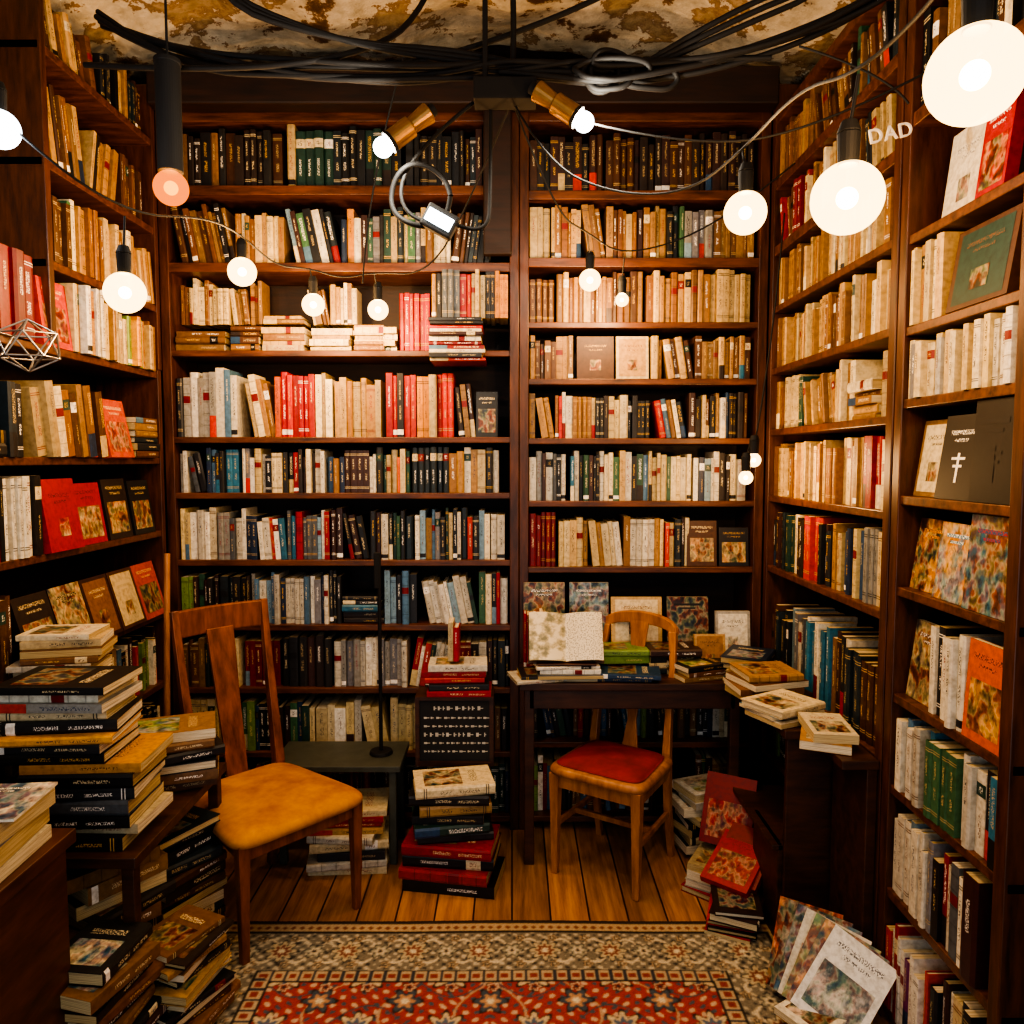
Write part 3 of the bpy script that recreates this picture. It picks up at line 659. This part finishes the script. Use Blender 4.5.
for j in range(2):
    for i in range(2*n+1):
        t=(i-n)/n; d=pg(t)+.004+.02*abs(t); s=j*.2
        V.append((t*.15, s*cs-d*ss, .006+s*ss+d*cs))
for i in range(2*n): F.append((i,i+1,i+2*n+2,i+2*n+1))
m,nt,bs=newmat('open_pages'); tc=node(nt,'ShaderNodeTexCoord')
n1=noise(nt,mapping(nt,tc.outputs['Generated'],(3,1,2.4)),2,5); r=ramp(nt,n1.outputs['Fac'],[(.38,lin('7a7a62')),(.47,lin('b8ac88')),(.55,lin('ddd2b4'))])
n3=noise(nt,mapping(nt,tc.outputs['Generated'],(60,0,36)),1,0); r3=ramp(nt,n3.outputs['Fac'],[(.52,lin('ddd4bc')),(.62,lin('a69e8a'))])
sx=node(nt,'ShaderNodeSeparateXYZ'); link(nt,tc.outputs['Generated'],sx.inputs[0]); gt=node(nt,'ShaderNodeMath',operation='GREATER_THAN'); gt.inputs[1].default_value=.5; link(nt,sx.outputs[0],gt.inputs[0])
link(nt,mixc(nt,gt.outputs[0],r.outputs['Color'],r3.outputs['Color']),bs.inputs['Base Color'])
mk('pages',V,F,m,E,smooth=True)
x=BX(Matrix.Rotation(sl,4,'X')); x.box((-.155,0,-.012),(.155,.205,-.003)); x.build('cover_boards',plain('brown_leather','4a2c18',.5),E)
x=BX(); x.box((-.12,-.03,-.004),(.12,.12,.004)); x.box((-.01,.1,.004),(.01,.11,.15)); x.build('stand_base',W_DESK,E)

# ------------------------------------------------------------ side table + stacks
x=BX(); x.box((-.98,2.98,.395),(-.45,3.26,.42))
for px_,py_ in ((-.95,3.0),(-.5,3.0),(-.95,3.22),(-.5,3.22)): x.box((px_,py_,0),(px_+.03,py_+.03,.395))
x.build('low_side_table',plain('grey_green_paint','4b4e44',.5))
x=BX(); x.cyl((-.55,3.12),.05,.045,.421,.435,n=28); x.cyl((-.55,3.12),.008,.008,.435,1.27,n=12); x.box((-.57,3.11,1.12),(-.55,3.13,1.27)); x.build('black_pole_stand',M_BLACK)
stack('book_stack',-.66,3.02,.0,.27,.05,(.26,.32),(.18,.22),(.02,.04),[CREAM[0],WHITE[1],DARK[1],CREAM[1],WHITE[0],TAN[0],RED[1],RED[0]],seq=True)
zt=stack('book_stack',-.235,2.9,.0,.2,-.12,(.33,.36),(.2,.24),(.04,.05),[BLACK,RED[1],DARK[3],RED[0]],jit=.08,seq=True)
zt=stack('book_stack',-.235,2.915,zt,.42,.1,(.27,.31),(.18,.21),(.03,.045),[DARK[1],GRN[0],DARK[3],TAN[0],DARK[0],CREAM[0]],jit=.1,seq=True)
x=BX(); x.box((-.385,3.04,.42),(-.085,3.16,.675)); x.box((-.395,3.03,.40),(-.075,3.17,.42),1); x.box((-.395,3.03,.675),(-.075,3.17,.69),1)
x.box((-.395,3.032,.42),(-.378,3.17,.675),1); x.box((-.092,3.032,.42),(-.075,3.17,.675),1)
for px_ in (-.38,-.11):
    for py_ in (3.05,3.14): x.box((px_,py_,0),(px_+.02,py_+.02,.4),1)
ch=random.Random(4)
for row,zc in enumerate((.64,.60,.565,.53,.495,.46)):
    xx=-.36+(.04 if row in (0,) else 0)
    while xx<-.11:
        wl=ch.uniform(.008,.026); hgt=.016 if row in(0,3) else .008
        x.box((xx,3.0385,zc-hgt/2),(xx+wl*.5,3.0399,zc+hgt/2),2); x.box((xx+wl*.5,3.0385,zc-.0015),(xx+wl,3.0399,zc+.0015),2)
        xx+=wl+ch.uniform(.004,.012)
x.build('chalkboard_box',[plain('slate_black','1c1c1d',.7),W_DESK,plain('chalk','c8c4b8',.9)],bev=0)
stack('book_stack',-.23,3.1,.691,.83,.02,(.24,.27),(.13,.15),(.018,.026),[RED[0],DARK[0],RED[1],RED[0],WHITE[1],RED[3],RED[1]],jit=.04,seq=True)
b=MB(); MT=frame((-.26,3.08,.832),(1,0,0),(0,-1,0),(0,0,1)); book(b,sub(MT,0,.03,0),.02,.16,.1,CREAM[1]); book(b,sub(MT,.021,.03,0),.022,.14,.1,RED[0]); b.build('upright_books')

# right floor piles
stack('book_stack',.81,2.86,0,.14,.9,(.24,.28),(.18,.2),(.02,.04),WHITE+CREAM+RED[:2],jit=.25)
stack('book_stack',.80,2.62,0,.12,1.2,(.24,.28),(.15,.17),(.015,.03),DARK+RED[:2]+WHITE[:1],jit=.2)
stack('book_stack',.82,3.13,0,.3,.3,(.2,.24),(.15,.18),(.02,.04),WHITE+CREAM+DARK,jit=.2)
b=MB(); MT=frame((.74,2.92,.145),(.85,-.5,0),(-.5,-.85,0),(0,0,1))
faceout(b,MT,0,.0,.2,.27,.05,RED[2],RED[2],RED[2],RED[0],.45,.0,0); b.build('leaning_red_book')
b=MB(); MT=frame((.71,2.72,.125),(.75,-.65,0),(-.65,-.75,0),(0,0,1))
for i in range(2): faceout(b,MT,.015*i,.0,.18,.24,.025,[RED[0],RED[2]][i],RED[2],[RED[0],DARK[0]][i],RED[2],1.15-.1*i,.03-.04*i,sty=0)
b.build('leaning_books')
# fanned magazines propped in front of the case
b=MB(); MT=frame((.86,2.13,.0),(.80,-.60,0),(-.60,-.80,0),(0,0,1))
cs_=[WHITE[2],ORG[3],GRN[3],WHITE[1],RED[0],BLU[2],CREAM[0]]
ar_=[WHITE[1],ORG[1],GRN[3],WHITE[0],BLU[1],GRY[1],ORG[0]]; ak_=[GRN[1],DARK[0],BROWN[1],RED[0],DARK[0],BLACK,BLACK]
for i in range(7):
    Mi=sub(MT,-.016*i,0,.07-.004*i,-.42+.075*i)
    faceout(b,Mi,-.03,.0,.19,.255,.011,cs_[i],[BLACK,RED[0]][i%2],ar_[i],ak_[i],.62,.05-.014*i,0 if i in (0,3) else 1)
b.build('magazine_pile')
stack('book_stack',.90,2.10,.014,.075,.5,(.2,.22),(.14,.16),(.015,.022),[CREAM[0],ORG[3],WHITE[0],RED[0]],seq=True,jit=.1)

# ------------------------------------------------------------ left foreground
x=BX(); x.box((-1.7,.9,.715),(-1.07,1.81,.75)); x.box((-1.68,.92,.0),(-1.085,.95,.714)); x.box((-1.115,.95,0),(-1.085,1.79,.714)); x.box((-1.68,1.76,0),(-1.115,1.79,.714))
x.build('counter_desk',wood('counter_wood','2c160c','5a301c',(10,2,10)))
zt=stack('book_stack',-1.21,1.66,.751,.88,.06,(.2,.26),(.2,.24),(.03,.045),WHITE+CREAM+GRY+[BLU[1]],jit=.06)
b=MB(); MT=frame((-1.33,1.76,zt+.001),(1,.1,0),(0,0,1),(-.1,1,0))
faceout(b,MT,0,-.2,.24,.19,.006,WHITE[0],BLACK,WHITE[0],BLU[1],0,.007,1); b.build('magazine')
x=BX(); x.box((-1.47,1.95,.565),(-1.0,2.6,.595))
for px_,py_ in ((-1.46,1.97),(-1.05,1.97),(-1.46,2.55),(-1.05,2.55)): x.box((px_,py_,0),(px_+.035,py_+.035,.565))
x.build('low_book_table',W_DESK)
zt=stack('book_stack',-1.18,2.10,.596,.86,.03,(.27,.33),(.2,.24),(.025,.045),[DARK[0],CREAM[0],BLACK,GRY[2],DARK[1],BLACK,ORG[3],DARK[3]],jit=.08,seq=True)
stack('book_stack',-1.24,2.09,zt,1.06,.06,(.27,.31),(.19,.23),(.02,.035),[BLACK,DARK[1],ORG[3],BLACK,CREAM[0],GRY[1],WHITE[0]],jit=.08,seq=True)
stack('book_stack',-1.38,2.32,.596,1.13,.2,(.2,.23),(.15,.18),(.015,.03),CREAM+WHITE+BROWN,jit=.1)
stack('book_stack',-1.11,2.42,.596,.80,.5,(.24,.28),(.17,.2),(.02,.035),DARK+BROWN,jit=.15)
stack('book_stack',-1.17,2.12,0,.55,.9,(.22,.26),(.16,.2),(.03,.05),BROWN+DARK*2,jit=.25,sh=.02)
stack('book_stack',-.95,2.10,0.02,.33,1.25,(.2,.25),(.15,.18),(.015,.03),BROWN+TAN+DARK,jit=.2,sh=.02)
stack('book_stack',-1.06,1.87,0.02,.42,1.4,(.2,.25),(.15,.18),(.02,.04),BROWN+DARK,jit=.15,sh=.02)
stack('book_stack',-1.12,2.42,0,.50,1.1,(.22,.26),(.17,.2),(.02,.04),BROWN+DARK,jit=.2)
tube('walking_cane',[[( -1.30,2.78,.3),(-1.34,2.9,.8),(-1.37,3.0,1.28)]],.012,W_OAK)

# ------------------------------------------------------------ lights
def emis(name,c,s,mixt=None):
    m=bpy.data.materials.new(name); m.use_nodes=True; nt=m.node_tree; nt.nodes.clear()
    o=node(nt,'ShaderNodeOutputMaterial'); e=node(nt,'ShaderNodeEmission'); e.inputs[0].default_value=c; e.inputs[1].default_value=s
    if mixt is None: link(nt,e.outputs[0],o.inputs[0])
    else:
        t=node(nt,'ShaderNodeBsdfTransparent'); mx=node(nt,'ShaderNodeMixShader'); mx.inputs[0].default_value=mixt
        link(nt,t.outputs[0],mx.inputs[1]); link(nt,e.outputs[0],mx.inputs[2]); link(nt,mx.outputs[0],o.inputs[0])
    return m
G_W=emis('frosted_warm_glass',(1,.66,.27,1),7,.42); G_A=emis('amber_glass',(1,.20,.004,1),2.0,.7); G_C=emis('frosted_cool_glass',(.85,.95,1,1),12,.4)
C_W=emis('glowing_core',(1,.82,.5,1),30,.3); C_A=emis('amber_core',(1,.45,.04,1),12,.3)
def sphere(name,r,mat,par,loc=(0,0,0),neck=0):
    V=[];F=[];n=28;m_=18
    for j in range(m_+1):
        a=math.pi*j/m_; z=r*math.cos(a); q=r*math.sin(a)
        if neck and z>r*.75: q=max(q,neck)
        for i in range(n): t=2*math.pi*i/n; V.append((loc[0]+q*math.cos(t),loc[1]+q*math.sin(t),loc[2]+z))
    for j in range(m_):
        for i in range(n): k=(i+1)%n; F.append((j*n+i,j*n+k,j*n+n+k,j*n+n+i))
    return mk(name,V,F,mat,par,smooth=True)
WARM=(1,.57,.24)
PW=3.2
def lamp(par,power,color,rad,loc=(0,0,0)):
    l=bpy.data.lights.new('bulb_light','POINT'); l.energy=power*PW; l.color=color; l.shadow_soft_size=rad
    lo=bpy.data.objects.new('bulb_light',l); COLL.objects.link(lo); lo.parent=par; lo.location=loc
def pend(name,loc,r,power,ctop,glass=G_W,color=WARM):
    E=empty(name,loc)
    sphere('glass_globe',r,glass,E,neck=.012)
    sphere('glowing_core',r*.3,C_W,E)
    x=BX(); x.cyl((0,0),.016,.018,r*.9,r*.9+.05); x.cyl((0,0),.019,.012,r*.9+.05,r*.9+.07); x.build('socket',M_BLACK,E,.002)
    t=Vector(ctop)-Vector(loc); tube('cord',[[(0,0,r*.9+.06),(t.x*.2,t.y*.2,t.z*.6),tuple(t)]],.003,M_BLACK,E)
    lamp(E,power,color,r*.4)
pend('globe_light_bulb',(.558,.95,2.113),.056,8,(.56,.98,2.30))
pend('globe_light_bulb',(.536,1.247,2.068),.056,9,(.55,1.25,2.26))
pend('globe_light_bulb',(.555,1.853,2.237),.05,10,(.56,1.9,2.40))
pend('globe_light_bulb',(.302,3.0,2.346),.042,6,(.28,2.9,2.5))
pend('globe_light_bulb',(-.966,1.93,2.067),.05,8,(-.97,1.95,2.26))
pend('globe_light_bulb',(-.958,2.75,2.317),.05,9,(-.96,2.75,2.45))
pend('globe_light_bulb',(-.764,2.97,2.246),.043,8,(-.77,2.95,2.38))
pend('globe_light_bulb',(-.524,3.02,2.237),.04,8,(-.53,2.97,2.37))
pend('globe_light_bulb',(.905,2.85,1.65),.026,3,(.93,2.9,1.76))
pend('globe_light_bulb',(.87,2.83,1.585),.026,2,(.9,2.88,1.72))
pend('globe_light_bulb',(-1.24,1.9,2.45),.045,3,(-1.25,1.9,2.7),glass=G_C,color=(.85,.93,1))
pend('candle_light_bulb',(.434,3.05,2.281),.026,5,(.434,3.0,2.43))
E=empty('amber_pendant_lamp',(-1.005,2.3,2.45))
sphere('amber_globe',.05,G_A,E,neck=.02); sphere('glowing_core',.02,C_A,E)
x=BX(); x.cyl((0,0),.036,.036,.045,.36,n=32); x.cyl((0,0),.038,.038,.35,.365,n=32); x.build('cylinder_shade',M_BLACK,E)
tube('cord',[[(0,0,.36),(0,0,.9)]],.004,M_BLACK,E)
lamp(E,3,(1,.4,.1),.02)
def spot(name,p0,p1,power):
    p0=Vector(p0);p1=Vector(p1); d=(p1-p0); L=d.length; q=d.to_track_quat('Z','Y')
    E=empty(name,p0); E.rotation_mode='QUATERNION'; E.rotation_quaternion=q
    x=BX(); x.cyl((0,0),.03,.03,.03,.1,n=28); x.cyl((0,0),.022,.03,.1,L); x.build('brass_can',M_BRASS,E)
    x=BX(); x.cyl((0,0),.033,.031,.02,.032,n=28); x.cyl((0,0),.018,.018,L,L+.02); x.build('black_collar',M_BLACK,E)
    sphere('bulb',.028,G_C,E)
    lamp(E,power,(1,.88,.7),.012)
spot('track_spotlight',(-.362,2.2,2.527),(-.235,2.22,2.63),9)
spot('track_spotlight',(.202,2.2,2.596),(.07,2.22,2.69),9)
x=BX(); x.box((-.11,2.24,2.68),(.07,2.32,2.74)); x.box((-.085,2.27,2.74),(-.07,2.285,3.4)); x.build('light_junction_box',M_BLACK)
E=empty('clamp_work_lamp',(-.213,2.3,2.353))
x=BX(Matrix.Rotation(.5,4,'Y')); x.box((-.05,-.02,-.035),(.05,.02,.035)); x.build('lamp_head',M_BLACK,E,.006)
x=BX(Matrix.Rotation(.5,4,'Y')); x.box((-.04,-.026,-.018),(.04,-.0205,.018)); x.build('led_panel',emis('led_panel',(.85,.95,1,1),14),E,0)
ring=[[(-.06+.09*math.cos(a*math.pi/8),.02+.02*math.sin(a),.08+.09*math.sin(a*math.pi/8)) for a in range(17)]]
tube('cable_ring',ring,.008,M_BLACK,E)
tube('arm',[[(.04,.02,0),(.14,.02,-.04),(.15,.02,.1),(.15,.02,.4)],[(-.02,.02,0),(-.13,.02,.02),(-.1,.02,.2),(.1,.02,.35)]],.006,M_BLACK,E)
sp=[]
main=[(-1.3,2.5,3.05),(-1.0,2.35,2.84),(-.62,2.3,2.79),(-.24,2.3,2.78),(.02,2.28,2.79),(.31,2.3,2.76),(.72,2.25,2.81),(1.07,2.2,2.95),(1.3,2.1,3.1)]
for k in range(6): sp.append([(p[0],p[1]+U(-.03,.03),p[2]+U(-.03,.03)) for p in main])
for k in range(3):
    sp.append([(-1.0+.05*k,2.2,3.3),(-.9,2.2,2.98-.02*k),(-.5,2.3,2.86),(-.1,2.3,2.80+.02*k),(.1,2.3,2.78)])
    sp.append([(.3,2.3,2.75),(.6,2.25,2.86+.03*k),(.95,2.2,2.98+.02*k),(1.2,2.1,3.25)])
sp.append([(-.15,2.5,3.4),(-.25,2.4,3.0),(-.45,2.3,2.82),(-.9,2.3,2.78),(-1.3,2.4,2.85)])
sp.append([(-.05,2.3,3.45),(.02,2.3,3.1),(.0,2.3,2.75)])
sp.append([(-.3,2.3,2.8),(.0,2.35,2.9),(.5,2.3,3.1),(.8,2.2,3.3)])
# loose loops knotted into the bundle
rl=random.Random(8)
for k in range(4):
    cx=.30+rl.uniform(-.06,.1); rx=rl.uniform(.05,.14); rz=rl.uniform(.025,.06); ph=rl.uniform(0,6)
    sp.append([(cx-.3,2.28,2.77)]+[(cx+rx*math.cos(a*.6+ph)*(1-.03*a),2.25+.012*k+.01*math.sin(a),2.765+rz*math.sin(a*.6+ph)+rl.uniform(-.008,.008)) for a in range(13)]+[(cx+.35,2.26,2.8)])
tube('ceiling_cables',sp,.0085,M_BLACK)
sp=[[(-1.35,1.9,2.6),(-1.22,1.9,2.45),(-.97,1.95,2.26),(-.95,2.4,2.4),(-.96,2.75,2.45),(-.87,2.85,2.36),(-.77,2.95,2.38),(-.65,2.96,2.34),(-.53,2.97,2.37),(-.3,2.9,2.34),(-.1,2.6,2.6),(0,2.3,2.7)],
    [(0,2.3,2.7),(.1,2.25,2.5),(.28,2.2,2.4),(.45,2.0,2.33),(.56,1.9,2.40),(.55,1.5,2.36),(.55,1.25,2.26),(.6,1.1,2.3),(.56,.98,2.30),(.7,.7,2.6)],
    [(0,2.3,2.7),(.15,2.7,2.5),(.28,2.9,2.5),(.434,3.0,2.43),(.8,3.0,2.55),(1.05,2.9,2.75)],
    [(.2,2.25,2.62),(.5,2.1,2.48),(.8,2.0,2.5),(1.05,1.95,2.62)],
    [(-.35,2.6,3.0),(-.5,2.7,2.6),(-.55,2.85,2.3)],[(.93,2.9,1.76),(1.0,2.95,2.1),(1.05,3.0,2.6)],
    [(1.06,2.1,2.6),(1.0,2.1,2.68),(.8,2.2,2.8)]]
tube('string_light_wire',sp,.0032,M_BLACK)
cu=bpy.data.curves.new('hanging_letters','FONT'); cu.body='DAD'; cu.size=.052; cu.extrude=.003; cu.space_character=1.1; cu.materials.append(plain('white_card','eeeae0',.6))
o=bpy.data.objects.new('hanging_letters',cu); COLL.objects.link(o); o.location=(.935,2.05,2.475); o.rotation_euler=(math.pi/2,-.2,0)
bm=bmesh.new(); bmesh.ops.create_icosphere(bm,subdivisions=1,radius=.085); V=[v.co.copy() for v in bm.verts]; ed=[(e.verts[0].index,e.verts[1].index) for e in bm.edges]; bm.free()
o=tube('geometric_wire_shade',[[tuple(V[a]),tuple((V[a]+V[c])/2),tuple(V[c])] for a,c in ed],.003,plain('steel_wire','b0aca4',.3,.8)); o.location=(-1.27,2.02,1.95); o.scale=(1,.8,.8)

# ------------------------------------------------------------ world & camera
w=bpy.data.worlds.new('World'); scene.world=w; w.use_nodes=True
w.node_tree.nodes['Background'].inputs[0].default_value=(.9,.94,1,1); w.node_tree.nodes['Background'].inputs[1].default_value=1.25
cam=bpy.data.cameras.new('camera'); cam.lens=26.72; cam.sensor_width=36; cam.clip_start=.05
co_=bpy.data.objects.new('camera',cam); COLL.objects.link(co_); co_.location=(0,0,1.65); co_.rotation_euler=(math.radians(86.1),0,0)
scene.camera=co_
